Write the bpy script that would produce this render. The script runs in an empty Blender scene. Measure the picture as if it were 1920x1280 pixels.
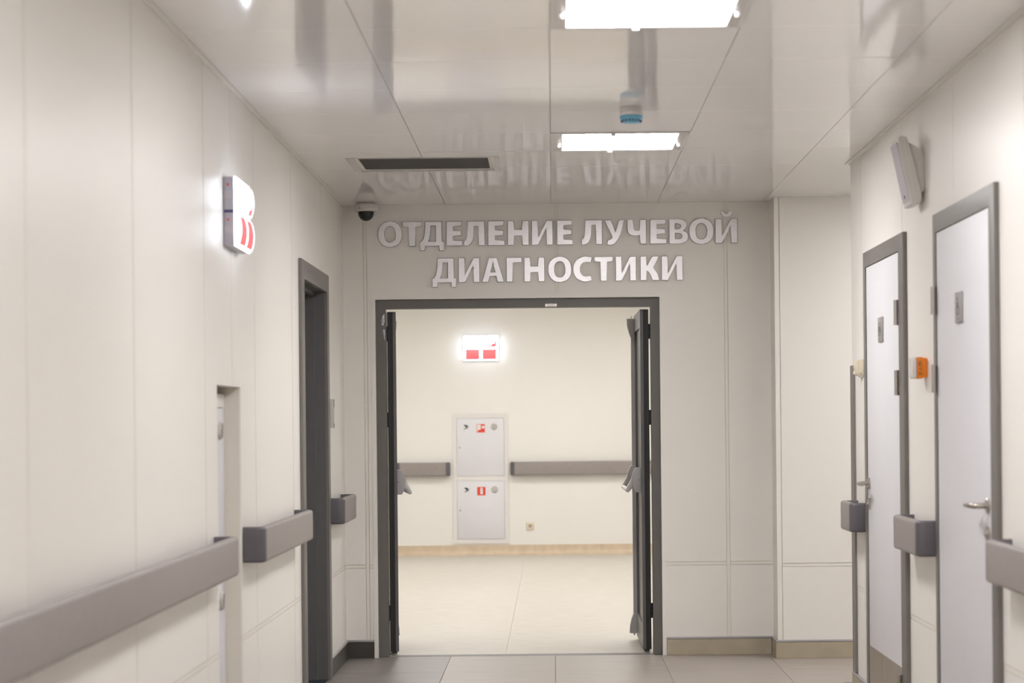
import bpy, bmesh, math, random
from mathutils import Vector, Matrix
from mathutils.geometry import tessellate_polygon
random.seed(7)
scene = bpy.context.scene
COL = scene.collection
PI = math.pi

# ------------------------------------------------------------------ camera, world, exposure
CAM_Z = 1.315
cam_d = bpy.data.cameras.new('camera'); cam = bpy.data.objects.new('camera', cam_d); COL.objects.link(cam)
cam_d.sensor_width = 36.0; cam_d.lens = 3984 / 1920 * 36.0
cam_d.shift_x = -(1036 - 960) / 1920; cam_d.shift_y = (793 - 640) / 1920
cam_d.clip_start = 0.05; cam_d.clip_end = 100
cam.matrix_world = (Matrix.Translation((0, 0, CAM_Z)) @ Matrix.Rotation(math.radians(90), 4, 'X')
                    @ Matrix.Rotation(-0.010, 4, 'Z'))
cam_d.dof.use_dof = True; cam_d.dof.focus_distance = 11.9; cam_d.dof.aperture_fstop = 3.6
scene.camera = cam
w = bpy.data.worlds.new('world'); scene.world = w; w.use_nodes = True
w.node_tree.nodes['Background'].inputs[0].default_value = (0.9, 0.92, 1, 1)
w.node_tree.nodes['Background'].inputs[1].default_value = 0.02
vs = scene.view_settings
vs.view_transform = 'Standard'; vs.look = 'None'; vs.exposure = 0.50; vs.gamma = 1.0; vs.use_curve_mapping = False
LAMP = 27.5          # corridor ceiling panels
HALL = 21.5          # hall ceiling panels

# ------------------------------------------------------------------ main dimensions (metres)
XL, XR, YE, H = -1.175, 1.45, 12.0, 2.555
YB = -3.0            # back end of the corridor behind the camera
YC = 10.263          # outside corner of the right wall
YP = 11.78           # pier face right of the end wall
XP = 1.242           # left edge of that pier
XS = 4.8             # end of the side passage
YF = 21.3            # far wall of the hall

# ------------------------------------------------------------------ materials
def mat(name, col, rough=0.5, metal=0.0, var=0.03, scale=6.0, stretch=(1, 1, 1), bump=0.0, bscale=80.0,
        spec=0.5, emit=None, estr=0.0, coat=0.0, aniso=0.0):
    m = bpy.data.materials.new(name); m.use_nodes = True
    nt = m.node_tree; b = nt.nodes['Principled BSDF']
    b.inputs['Roughness'].default_value = rough
    b.inputs['Metallic'].default_value = metal
    b.inputs['Specular IOR Level'].default_value = spec
    b.inputs['Coat Weight'].default_value = coat
    b.inputs['Anisotropic'].default_value = aniso
    tc = nt.nodes.new('ShaderNodeTexCoord'); mp = nt.nodes.new('ShaderNodeMapping')
    mp.inputs['Scale'].default_value = stretch
    geo = nt.nodes.new('ShaderNodeNewGeometry')
    nt.links.new(geo.outputs['Position'], mp.inputs['Vector'])
    nz = nt.nodes.new('ShaderNodeTexNoise'); nz.inputs['Scale'].default_value = scale
    nz.inputs['Detail'].default_value = 4
    nt.links.new(mp.outputs[0], nz.inputs['Vector'])
    rp = nt.nodes.new('ShaderNodeValToRGB')
    rp.color_ramp.elements[0].position = 0.3; rp.color_ramp.elements[1].position = 0.7
    rp.color_ramp.elements[0].color = tuple(max(0, c * (1 - var)) for c in col) + (1,)
    rp.color_ramp.elements[1].color = tuple(min(1, c * (1 + var)) for c in col) + (1,)
    nt.links.new(nz.outputs['Fac'], rp.inputs[0]); nt.links.new(rp.outputs[0], b.inputs['Base Color'])
    if bump:
        bn = nt.nodes.new('ShaderNodeTexNoise'); bn.inputs['Scale'].default_value = bscale
        nt.links.new(mp.outputs[0], bn.inputs['Vector'])
        bp = nt.nodes.new('ShaderNodeBump'); bp.inputs['Strength'].default_value = bump
        bp.inputs['Distance'].default_value = 0.002
        nt.links.new(bn.outputs['Fac'], bp.inputs['Height']); nt.links.new(bp.outputs[0], b.inputs['Normal'])
    if emit:
        b.inputs['Emission Color'].default_value = tuple(emit) + (1,)
        b.inputs['Emission Strength'].default_value = estr
    return m
M = {}
M['wall'] = mat('cream_wall_panel', (0.84, 0.81, 0.765), 0.38, var=0.012, scale=1.5, bump=0.04, bscale=160)
M['strip'] = mat('cream_joint_strip', (0.82, 0.78, 0.715), 0.4, var=0.01)
M['backing'] = mat('wall_backing', (0.74, 0.70, 0.62), 0.5, var=0.02)
M['hallwall'] = mat('hall_wall_paint', (0.81, 0.79, 0.75), 0.6, var=0.015, scale=1.2)
M['ceil'] = mat('glossy_ceiling_cassette', (0.90, 0.88, 0.865), 0.075, var=0.012, scale=2.0, spec=0.6)
M['ceilback'] = mat('ceiling_void', (0.22, 0.21, 0.20), 0.8)
M['trim'] = mat('cream_ceiling_trim', (0.82, 0.79, 0.745), 0.2, var=0.01)
M['hallceil'] = mat('hall_ceiling', (0.78, 0.75, 0.70), 0.5, var=0.01)
M['tile_light'] = mat('greige_floor_tile', (0.34, 0.30, 0.265), 0.42, var=0.10, scale=4.0, stretch=(1, 6, 1), bump=0.03)
M['tile_dark'] = mat('grey_floor_tile', (0.215, 0.192, 0.178), 0.42, var=0.12, scale=4.0, stretch=(1, 6, 1), bump=0.03)
M['grout'] = mat('floor_grout', (0.27, 0.245, 0.22), 0.8)
M['lino'] = mat('hall_linoleum', (0.53, 0.49, 0.43), 0.5, var=0.06, scale=7.0, stretch=(1, 2.5, 1), bump=0.02)
M['cove'] = mat('linoleum_cove', (0.60, 0.48, 0.345), 0.45, var=0.10, scale=14.0, stretch=(1, 1, 0.4))
M['skirt_dark'] = mat('dark_skirting_tile', (0.055, 0.05, 0.043), 0.4, var=0.15, scale=9)
M['skirt_brown'] = mat('brown_skirting_tile', (0.42, 0.365, 0.27), 0.45, var=0.08, scale=9)
M['skirt_cap'] = mat('grey_skirting_profile', (0.40, 0.38, 0.39), 0.4, metal=0.0, var=0.03)
M['rail'] = mat('grey_handrail_vinyl', (0.285, 0.252, 0.24), 0.42, var=0.04, scale=30, bump=0.06, bscale=400)
M['cap'] = mat('grey_handrail_end_shaded', (0.115, 0.105, 0.117), 0.40, var=0.03, scale=30, bump=0.06, bscale=400)  # rail grey darkened: shade on the unlit end faces is put into the colour
M['frame'] = mat('grey_door_casing', (0.185, 0.17, 0.157), 0.45, var=0.03, scale=20)
M['frame_dark'] = mat('graphite_door_frame', (0.15, 0.14, 0.128), 0.42, var=0.03, scale=20)
M['leaf_dark'] = mat('graphite_door_leaf', (0.125, 0.122, 0.122), 0.40, var=0.03, scale=20)
M['gasket'] = mat('black_rubber_gasket', (0.012, 0.011, 0.010), 0.5, var=0.02)
M['black'] = mat('black_plastic', (0.012, 0.012, 0.013), 0.3, var=0.02)
M['white'] = mat('white_laminate', (0.70, 0.69, 0.72), 0.5, var=0.01)
M['whitemetal'] = mat('white_powder_coat', (0.74, 0.71, 0.69), 0.35, var=0.01)
M['plastic'] = mat('white_plastic', (0.66, 0.635, 0.60), 0.35, var=0.01)
M['cream'] = mat('cream_plastic', (0.70, 0.62, 0.49), 0.35, var=0.01)
M['tan'] = mat('tan_socket_core', (0.42, 0.33, 0.22), 0.4, var=0.02)
M['lilac'] = mat('speaker_grille_cloth', (0.50, 0.46, 0.49), 0.6, var=0.04, scale=200)
M['steel'] = mat('satin_steel', (0.46, 0.425, 0.39), 0.28, metal=1.0, var=0.04, scale=10, stretch=(1, 1, 12), aniso=0.3)
M['brush'] = mat('brushed_kick_plate', (0.46, 0.41, 0.36), 0.36, metal=1.0, var=0.06, scale=12, stretch=(1, 1, 0.2), aniso=0.4)
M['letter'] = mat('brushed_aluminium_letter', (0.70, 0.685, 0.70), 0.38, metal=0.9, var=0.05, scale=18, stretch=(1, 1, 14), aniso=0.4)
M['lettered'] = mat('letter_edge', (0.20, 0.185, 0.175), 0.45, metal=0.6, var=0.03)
M['alu'] = mat('anodised_aluminium', (0.52, 0.51, 0.51), 0.38, metal=0.8, var=0.03, scale=15)
M['thresh'] = mat('worn_threshold_metal', (0.27, 0.26, 0.25), 0.55, metal=0.4, var=0.06, scale=30)
M['greyplastic'] = mat('grey_panic_bar_plastic', (0.42, 0.40, 0.405), 0.4, var=0.02)
M['blue'] = mat('blue_detector_cap', (0.16, 0.44, 0.62), 0.35, var=0.05, scale=60)
M['clear'] = mat('milky_clear_plastic', (0.72, 0.66, 0.63), 0.12, var=0.05, scale=50)
M['orange'] = mat('orange_plastic', (0.83, 0.225, 0.008), 0.35, var=0.02)
M['red'] = mat('red_sticker', (0.72, 0.055, 0.03), 0.4, var=0.02)
M['print'] = mat('black_print', (0.015, 0.015, 0.015), 0.5, var=0.02)
M['greyprint'] = mat('grey_print', (0.09, 0.09, 0.09), 0.5, var=0.02)
M['handle'] = mat('pale_grey_handle_plastic', (0.55, 0.53, 0.49), 0.4, var=0.02)
M['plate'] = mat('grey_sign_plate', (0.40, 0.375, 0.37), 0.35, metal=0.3, var=0.02)
M['dark_grille'] = mat('dark_filter_mesh', (0.040, 0.036, 0.036), 0.7, var=0.25, scale=350)
M['lamp'] = mat('lit_lamp_diffuser', (0.9, 0.9, 0.9), 0.5, emit=(1.0, 0.985, 0.99), estr=LAMP)
M['halllamp'] = mat('lit_hall_lamp_diffuser', (0.9, 0.9, 0.9), 0.5, emit=(1.0, 0.985, 0.96), estr=HALL)
M['lampfar'] = mat('lit_lamp_diffuser_end', (0.9, 0.9, 0.9), 0.5, emit=(1.0, 0.985, 0.97), estr=LAMP * 1.2)
M['lampframe'] = mat('lamp_frame_white', (0.60, 0.57, 0.55), 0.3, var=0.01)
M['knob'] = mat('lamp_clip_white', (0.70, 0.69, 0.68), 0.35, var=0.01)
M['signlit'] = mat('lit_sign_white', (0.9, 0.9, 0.9), 0.4, emit=(0.80, 0.88, 1.0), estr=8.0)
M['signred'] = mat('lit_sign_red', (0.8, 0.1, 0.1), 0.4, emit=(1.0, 0.13, 0.15), estr=0.62)
M['signhouse'] = mat('sign_housing', (0.44, 0.42, 0.47), 0.4, var=0.01)
M['indigo'] = mat('indigo_clip', (0.06, 0.05, 0.16), 0.4, var=0.02)
M['film'] = mat('clear_film_scrap', (0.62, 0.64, 0.75), 0.12, var=0.3, scale=60)
M['niche'] = mat('niche_lining', (0.56, 0.515, 0.44), 0.45, var=0.01)

# ------------------------------------------------------------------ mesh helpers (world coordinates in, parented objects out)
ORG = {}
def setp(o, label=None, cat=None, group=None, kind=None):
    if label: o['label'] = label
    if cat: o['category'] = cat
    if group: o['group'] = group
    if kind: o['kind'] = kind
    return o
def thing(name, loc, label, cat, group=None, kind=None):
    o = bpy.data.objects.new(name, None); COL.objects.link(o)
    o.empty_display_size = 0.05; o.location = loc; ORG[o] = Vector(loc)
    return setp(o, label, cat, group, kind)
def link(name, me, parent=None, origin=None):
    o = bpy.data.objects.new(name, me); COL.objects.link(o)
    if parent: o.parent = parent; ORG[o] = ORG[parent]
    return o
def emit_bm(name, bm, material, parent=None, smooth=False):
    """bmesh in world coordinates -> object; local to the parent's origin, or to its own base centre"""
    bmesh.ops.recalc_face_normals(bm, faces=bm.faces)
    if parent is not None: org = ORG[parent]
    else:
        xs = [v.co.x for v in bm.verts]; ys = [v.co.y for v in bm.verts]; zs = [v.co.z for v in bm.verts]
        org = Vector(((min(xs) + max(xs)) / 2, (min(ys) + max(ys)) / 2, min(zs)))
    bmesh.ops.translate(bm, verts=bm.verts, vec=-org)
    if smooth:
        for f in bm.faces: f.smooth = True
    me = bpy.data.meshes.new(name); bm.to_mesh(me); bm.free()
    mats = material if isinstance(material, (list, tuple)) else [material]
    for m in mats: me.materials.append(m)
    if smooth: me.set_sharp_from_angle(angle=math.radians(38))
    o = link(name, me, parent)
    if parent is None: o.location = org; ORG[o] = org
    return o
def ident(u, v, d): return (u, v, d)
def add_box(bm, a, b, P=ident, bevel=0.0, seg=2):
    """box between corner a and b in (u,v,d) mapped by P"""
    vs_ = [bm.verts.new(P(*[(a[i], b[i])[k >> i & 1] for i in range(3)])) for k in range(8)]
    fs = [bm.faces.new([vs_[i] for i in q]) for q in ((0, 1, 3, 2), (4, 6, 7, 5), (0, 4, 5, 1), (2, 3, 7, 6), (0, 2, 6, 4), (1, 5, 7, 3))]
    if bevel:
        es = list({e for f in fs for e in f.edges})
        bmesh.ops.bevel(bm, geom=es, offset=bevel, segments=seg, affect='EDGES', profile=0.5)
def box(name, a, b, material, parent=None, P=ident, bevel=0.0, seg=2):
    bm = bmesh.new(); add_box(bm, a, b, P, bevel, seg)
    return emit_bm(name, bm, material, parent, smooth=bevel > 0)
def boxes(name, lst, material, parent=None, P=ident, bevel=0.0):
    bm = bmesh.new()
    for a, b in lst: add_box(bm, a, b, P, bevel)
    return emit_bm(name, bm, material, parent, smooth=bevel > 0)
def add_prism(bm, contours, d0, d1, P=ident, bevel=0.0, seg=2):
    """polygon with holes (list of contours in u,v) extruded in d"""
    flat = [p for c in contours for p in c]
    tris = tessellate_polygon([[Vector((p[0], p[1], 0)) for p in c] for c in contours])
    lo = [bm.verts.new(P(p[0], p[1], d0)) for p in flat]; hi = [bm.verts.new(P(p[0], p[1], d1)) for p in flat]
    if len(contours) == 1:
        bm.faces.new(lo); bm.faces.new(hi[::-1])
    else:
        for t in tris:
            bm.faces.new([lo[i] for i in t]); bm.faces.new([hi[i] for i in reversed(t)])
    k = 0; rim = []
    for c in contours:
        n = len(c)
        for i in range(n):
            j = (i + 1) % n
            bm.faces.new((lo[k + i], lo[k + j], hi[k + j], hi[k + i]))
            rim.append((lo[k + i], lo[k + j])); rim.append((hi[k + i], hi[k + j]))
        k += n
    if bevel:
        es = [bm.edges.get(p) for p in rim]
        bmesh.ops.bevel(bm, geom=[e for e in es if e], offset=bevel, segments=seg, affect='EDGES', profile=0.5)
def prism(name, contours, d0, d1, material, parent=None, P=ident, bevel=0.0, smooth=False):
    bm = bmesh.new(); add_prism(bm, contours, d0, d1, P, bevel)
    return emit_bm(name, bm, material, parent, smooth or bevel > 0)
def add_lathe(bm, prof, c, axis='Z', n=28):
    """profile (r,h) turned round an axis through c; h runs along the axis"""
    def pt(r, h, t):
        a, b = r * math.cos(t), r * math.sin(t)
        if axis == 'Z': return (c[0] + a, c[1] + b, c[2] + h)
        if axis == 'X': return (c[0] + h, c[1] + a, c[2] + b)
        return (c[0] + a, c[1] + h, c[2] + b)
    rings = []
    for r, h in prof:
        if r < 1e-6: rings.append([bm.verts.new(pt(0, h, 0))])
        else: rings.append([bm.verts.new(pt(r, h, 2 * PI * k / n)) for k in range(n)])
    for A, B in zip(rings, rings[1:]):
        for k in range(n):
            j = (k + 1) % n
            if len(A) == 1 and len(B) == 1: continue
            if len(A) == 1: bm.faces.new((A[0], B[k], B[j]))
            elif len(B) == 1: bm.faces.new((A[k], A[j], B[0]))
            else: bm.faces.new((A[k], A[j], B[j], B[k]))
def lathe(name, prof, c, material, parent=None, axis='Z', n=28):
    bm = bmesh.new(); add_lathe(bm, prof, c, axis, n)
    return emit_bm(name, bm, material, parent, smooth=True)
def add_tube(bm, pts, r, n=10):
    pts = [Vector(p) for p in pts]; rings = []
    for i, p in enumerate(pts):
        t = ((pts[min(i + 1, len(pts) - 1)] - p).normalized() + (p - pts[max(i - 1, 0)]).normalized()).normalized()
        up = Vector((0, 0, 1)) if abs(t.z) < 0.9 else Vector((1, 0, 0))
        s = t.cross(up).normalized(); q = s.cross(t)
        rings.append([bm.verts.new(p + r * (math.cos(2 * PI * k / n) * s + math.sin(2 * PI * k / n) * q)) for k in range(n)])
    for A, B in zip(rings, rings[1:]):
        for k in range(n): bm.faces.new((A[k], A[(k + 1) % n], B[(k + 1) % n], B[k]))
    bm.faces.new(rings[0]); bm.faces.new(rings[-1][::-1])
def tube(name, pts, r, material, parent=None, n=10):
    bm = bmesh.new(); add_tube(bm, pts, r, n)
    return emit_bm(name, bm, material, parent, smooth=True)
def rect_minus(r, holes):
    out = [r]
    for h in holes:
        nxt = []
        for (u0, u1, v0, v1) in out:
            a0, a1, b0, b1 = max(u0, h[0]), min(u1, h[1]), max(v0, h[2]), min(v1, h[3])
            if a0 >= a1 - 1e-5 or b0 >= b1 - 1e-5: nxt.append((u0, u1, v0, v1)); continue
            for q in ((u0, a0, v0, v1), (a1, u1, v0, v1), (a0, a1, v0, b0), (a0, a1, b1, v1)):
                if q[1] - q[0] > 1e-4 and q[3] - q[2] > 1e-4: nxt.append(q)
        out = nxt
    return out
def copy_tree(o, parent=None):
    c = o.copy(); COL.objects.link(c); ORG[c] = ORG[o]
    if parent: c.parent = parent
    for ch in [x for x in bpy.data.objects if x.parent == o and x != c]: copy_tree(ch, c)
    return c
def text_mesh(name, s, size, material, parent, place, extrude=0.0006):
    cu = bpy.data.curves.new('txt', 'FONT'); cu.body = s; cu.size = size; cu.extrude = extrude
    cu.align_x = 'CENTER'; cu.align_y = 'CENTER'; cu.offset = size * 0.012
    t = bpy.data.objects.new('txt', cu); COL.objects.link(t)
    dg = bpy.context.evaluated_depsgraph_get()
    me = bpy.data.meshes.new_from_object(t.evaluated_get(dg))
    bpy.data.objects.remove(t); bpy.data.curves.remove(cu)
    org = ORG[parent]
    for v in me.vertices: v.co = Vector(place(v.co.x, v.co.y, v.co.z)) - org
    me.materials.clear(); me.materials.append(material)
    return link(name, me, parent)

# planes:  (u along the wall, v up, d behind the surface)
PL = lambda u, v, d: (XL - d, u, v)
PR = lambda u, v, d: (XR + d, u, v)
PE = lambda u, v, d: (u, YE + d, v)
PP = lambda u, v, d: (u, YP + d, v)
PF = lambda u, v, d: (u, YF + d, v)

# ------------------------------------------------------------------ walls clad in panels with joint strips
ZJ = 0.516
def clad_wall(name, P, u0, u1, seams, holes, thick, label, zlo=0.0, zt=H):
    """solid backing with its openings, a cladding panel for each field and a strip on each joint"""
    root_box = [((a, c, 0.006), (b, d, thick)) for a, b, c, d in rect_minus((u0, u1, 0, zt), holes)]
    root = boxes(name, root_box, M['backing'], None, P)
    setp(root, label, 'wall', kind='structure')
    g = 0.0105; cols = [u0] + [s for s in seams if u0 < s < u1] + [u1]
    for i, (a, b) in enumerate(zip(cols, cols[1:])):
        a2 = a + (g if i else 0); b2 = b - (g if i < len(cols) - 2 else 0)
        for lo, hi in ((0.0, ZJ - g), (ZJ + g, zt)):
            rs = rect_minus((a2, b2, lo, hi), holes)
            if rs: boxes('wall_panel', [((r[0], r[2], 0), (r[1], r[3], 0.006)) for r in rs], M['wall'], root, P)
        rs = rect_minus((a2, b2, ZJ - g + 0.002, ZJ + g - 0.002), holes)
        if rs: boxes('joint_strip', [((r[0], r[2], 0.0007), (r[1], r[3], 0.006)) for r in rs], M['strip'], root, P)
        if i:
            rs = rect_minus((a - g + 0.002, a + g - 0.002, 0, zt), holes)
            if rs: boxes('joint_strip', [((r[0], r[2], 0.0007), (r[1], r[3], 0.006)) for r in rs], M['strip'], root, P)
    return root
# openings
DL = (9.93, 11.03, 0, 2.045)                       # left door
NICHE = (7.445, 8.005, 0.105, 1.462)               # fire cabinet recess, left wall
DF = (8.70, 9.715, 0, 2.035); DN = (6.91, 7.925, 0, 2.035)   # right doors
DE = (-0.995, 0.610, 0, 2.022)                     # doorway in the end wall
wl = clad_wall('wall_left', PL, YB, YE, [4.75 - 1.22 * k for k in range(6, 0, -1)] + [4.75, 5.97, 7.19, 7.80, 8.405, 9.615, 10.86],
               [DL, NICHE], 0.30, 'cream panelled corridor wall with a recessed cabinet and dark doorway')
wr = clad_wall('wall_right', PR, YB, YC, [6.49 - 1.14 * k for k in range(8, 0, -1)] + [6.49, 7.632, 8.767, 9.91],
               [DF, DN], 0.30, 'cream panelled corridor wall with two white doors')
we = clad_wall('wall_end', PE, XL - 0.3, XS + 0.2, [-1.05, 0.032, 0.986], [DE], 0.2,
               'cream panelled end wall around the open double doorway')
wp = boxes('wall_pier', [((XP, YP + 0.006, 0), (XS, YE, H))], M['backing'])
setp(wp, 'shallow cream pier standing out beside the end wall', 'wall', kind='structure')
for a, b, c, d in ((XP, XP + 0.022, 0, H), (XP + 0.026, 2.40, 0, ZJ - .0105), (XP + 0.026, 2.40, ZJ + .0105, H), (2.42, 3.6, 0, ZJ - .0105),
                   (2.42, 3.6, ZJ + .0105, H), (3.62, XS, 0, ZJ - .0105), (3.62, XS, ZJ + .0105, H)):
    box('wall_panel', (a, c, 0), (b, d, 0.006), M['wall'], wp, PP)
box('joint_strip', (XP + 0.026, ZJ - 0.008, 0.0012), (XS, ZJ + 0.008, 0.006), M['strip'], wp, PP)
box('side_panel', (XP - 0.004, YP, 0), (XP, YE, H), M['wall'], wp)
# side passage, corridor back, hall shell
ws = boxes('wall_passage', [((XR + 0.3, YC - 0.2, 0), (XS, YC, H)), ((XR + 0.0, YC - 0.0005, 0), (XR + 0.3, YC, H))], M['wall'])
setp(ws, 'cream wall of the side passage behind the right corner', 'wall', kind='structure')
setp(boxes('wall_side', [((XS, YC - 0.2, 0), (XS + 0.2, YE, H))], M['wall']), 'cream wall closing the side passage', 'wall', kind='structure')
setp(boxes('wall_back', [((XL - 0.3, YB - 0.2, 0), (XR + 0.3, YB, H))], M['wall']), 'cream wall closing the corridor opposite the double doorway', 'wall', kind='structure')
CABX = (-1.004, -0.445); CABZ = (0.116, 1.421)
wf = boxes('wall_far', [((a, c, 0), (b, d, 0.25)) for a, b, c, d in rect_minus((-4.5, 3.6, 0, 2.7), [(CABX[0] + .03, CABX[1] - .03, CABZ[0] + .03, CABZ[1] - .03)])],
           M['hallwall'], None, PF)
setp(wf, 'bright cream painted wall at the back of the hall', 'wall', kind='structure')
setp(boxes('wall_hall_left', [((-4.7, YE + 0.2, 0), (-4.5, YF + 0.25, 2.7))], M['hallwall']), 'cream painted hall wall left of the doorway', 'wall', kind='structure')
setp(boxes('wall_hall_right', [((3.6, YE + 0.2, 0), (3.8, YF + 0.25, 2.7))], M['hallwall']), 'cream painted hall wall right of the doorway', 'wall', kind='structure')
setp(boxes('wall_hall_front', [((-4.5, YE + 0.19, 0), (XL - 0.3, YE + 0.2, 2.7)), ((XL - 0.3, YE + 0.19, H + .12), (3.6, YE + 0.2, 2.7))], M['hallwall']),
     'hall side of the wall around the doorway', 'wall', kind='structure')

# ------------------------------------------------------------------ floors
fl = boxes('floor', [((XL, YB, -0.12), (XR, YE, -0.009)), ((XR, YC, -0.12), (XS, YE, -0.009)), ((-0.995, YE, -0.12), (0.61, YE + 0.2, -0.009))], M['grout'])
setp(fl, 'tiled corridor floor with a dark grey border along the left', 'floor', kind='structure')
xe = [XL, -0.588, 0.003, 0.600, 1.200, 1.800, 2.4, 3.0, 3.6, 4.2, XS]
ye = [11.264 - 0.6 * k for k in range(24, 0, -1)] + [11.264, YE + .045]
ye = [YB] + [y for y in ye if y > YB + 0.05]
TM = {}
def tile_mesh(sx, sy, key):
    k = (round(sx, 3), round(sy, 3), key)
    if k not in TM:
        bm = bmesh.new(); add_box(bm, (-sx / 2, -sy / 2, -0.009), (sx / 2, sy / 2, 0), bevel=0.0012, seg=1)
        bmesh.ops.recalc_face_normals(bm, faces=bm.faces)
        me = bpy.data.meshes.new('floor_tile'); bm.to_mesh(me); bm.free(); me.materials.append(M[key]); TM[k] = me
    return TM[k]
for i in range(len(xe) - 1):
    for j in range(len(ye) - 1):
        x0, x1, y0, y1 = xe[i], xe[i + 1], ye[j], ye[j + 1]
        if x0 >= XR - 0.01 and y1 <= YC: continue
        if x1 > XR and y0 < YC:
            if x0 < XR and y1 <= YC: x1 = XR
            else: y0 = YC if x0 >= XR else y0
        if y1 > YE and (x0 < -0.995 or x1 > 0.61): y1 = YE if x0 > -0.9 or x1 < -0.6 else y1
        g = 0.0008
        if x1 > XR and x0 < XR and y0 < YC: x1 = XR
        o = link('floor_tile', tile_mesh(x1 - x0 - 2 * g, y1 - y0 - 2 * g, 'tile_dark' if x1 < -0.5 else 'tile_light'), fl)
        o.location = Vector(((x0 + x1) / 2, (y0 + y1) / 2, 0)) - ORG[fl]
fh = boxes('floor_hall', [((-4.5, YE + 0.2, -0.12), (-0.281, YF, 0)), ((-0.279, YE + 0.2, -0.12), (3.6, YF, 0)), ((-0.281, YE + .2, -.12), (-0.279, YF, -0.004)),
                          ((-0.995, YE + 0.075, -0.009), (0.61, YE + 0.2, 0))], M['lino'])
setp(fh, 'pale beige linoleum floor of the bright hall', 'floor', kind='structure')
def cove_pts():
    pts = [(0, 0), (0.06, 0)]
    pts += [(0.06 - 0.055 * math.sin(t), 0.055 - 0.055 * math.cos(t)) for t in [k * PI / 12 for k in range(1, 7)]]
    return pts + [(0.004, 0.1), (0, 0.1)]
bc = prism('baseboard_far', [cove_pts()], -4.5, 3.6, M['cove'], None, lambda u, v, d: (d, YF - u, v), smooth=True)
setp(bc, 'beige marbled linoleum cove at the foot of the hall wall', 'baseboard', kind='structure')
# threshold strip
th = prism('threshold_strip', [[(0, 0), (0.012, 0.006), (0.03, 0.008), (0.052, 0.006), (0.062, 0)]], -0.938, 0.558, M['thresh'], None,
           lambda u, v, d: (d, YE + 0.03 + u, v))
setp(th, 'aluminium threshold strip between floor tiles and linoleum', 'threshold')

# ------------------------------------------------------------------ ceiling cassettes
cl = boxes('ceiling', [((XL - 0.3, YB - .2, H + 0.02), (XS + 0.2, YE + 0.2, H + 0.12))], M['ceilback'])
setp(cl, 'glossy off-white metal cassette ceiling of the corridor', 'ceiling', kind='structure')
VENT = (-0.925, -0.268, 9.885, 10.405)
cx = [XL, -0.593, 0.003, 0.603, 1.200, XR + .0]
cxp = [XL, -0.593, 0.003, 0.603, 1.200, 1.80, 2.40, 3.0, 3.6, 4.2, XS]
cy = [YB] + [round(10.28 - 0.6 * k, 3) for k in range(21, -1, -1)] + [YE]
LAMPS = [(0.003, 9.08), (0.003, 6.08), (0.003, 3.08), (0.003, 0.08), (0.003, -2.92 + 0.6)]
LAMP_P = [(2.4, 10.88)]
CM = {}
def cassette_mesh(sx, sy, sag, tx, ty):
    bm = bmesh.new(); n = 10; grid = []
    for j in range(n + 1):
        for i in range(n + 1):
            u, v = -1 + 2 * i / n, -1 + 2 * j / n
            z = -sag * (1 - u * u) * (1 - v * v) + tx * u * sx / 2 + ty * v * sy / 2
            grid.append(bm.verts.new((u * sx / 2, v * sy / 2, z)))
    for j in range(n):
        for i in range(n):
            k = j * (n + 1) + i; f = bm.faces.new((grid[k], grid[k + n + 1], grid[k + n + 2], grid[k + 1])); f.smooth = True
    rim = [grid[i] for i in range(n + 1)] + [grid[j * (n + 1) + n] for j in range(1, n + 1)] + \
          [grid[n * (n + 1) + i] for i in range(n - 1, -1, -1)] + [grid[j * (n + 1)] for j in range(n - 1, 0, -1)]
    up = [bm.verts.new((v.co.x, v.co.y, 0.016)) for v in rim]
    for k in range(len(rim)):
        j = (k + 1) % len(rim); bm.faces.new((rim[k], rim[j], up[j], up[k]))
    bm.faces.new(up)
    bmesh.ops.recalc_face_normals(bm, faces=bm.faces)
    me = bpy.data.meshes.new('ceiling_cassette'); bm.to_mesh(me); bm.free(); me.materials.append(M['ceil']); me.set_sharp_from_angle(angle=math.radians(30))
    return me
def holes_here(x0, x1, y0, y1):
    for lx, ly in LAMPS + LAMP_P:
        if x0 < lx + 0.3 < x1 and y0 < ly + 0.3 < y1: return 'lamp'
    if x0 < VENT[1] and x1 > VENT[0] and y0 < VENT[3] and y1 > VENT[2]: return 'vent'
for j in range(len(cy) - 1):
    y0, y1 = cy[j], cy[j + 1]
    for i in range(len(cxp) - 1):
        x0, x1 = cxp[i], cxp[i + 1]
        if y1 <= YC + 0.05:
            if x0 >= XR: continue
            x1 = min(x1, XR)
        h = holes_here(x0, x1, y0, y1); g = 0.0011
        if 2.3 < x0 < 2.5 and y0 > 10.2:   # passage lamp fills part of this bay
            boxes('ceiling_cassette', [((r[0], r[2], H), (r[1], r[3], H + 0.016)) for r in rect_minus((x0 + g, x1 - g, y0 + g, y1 - g), [(2.4, 3.0, 10.88, 11.48)])], M['ceil'], cl)
        elif h == 'lamp': continue
        elif h == 'vent':
            boxes('ceiling_cassette', [((r[0], r[2], H), (r[1], r[3], H + 0.016)) for r in rect_minus((x0 + g, x1 - g, y0 + g, y1 - g), [VENT])], M['ceil'], cl)
        else:
            me = cassette_mesh(x1 - x0 - 2 * g, y1 - y0 - 2 * g, random.uniform(0.0, 0.00032), random.uniform(-.0006, .0006), random.uniform(-.0004, .0004))
            o = link('ceiling_cassette', me, cl); o.location = Vector(((x0 + x1) / 2, (y0 + y1) / 2, H + 0.0005)) - ORG[cl]
setp(boxes('ceiling_hall', [((-4.5, YE + 0.2, 2.7), (3.6, YF, 2.8))], M['hallceil']), 'plain white hall ceiling above the doorway', 'ceiling', kind='structure')
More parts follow.
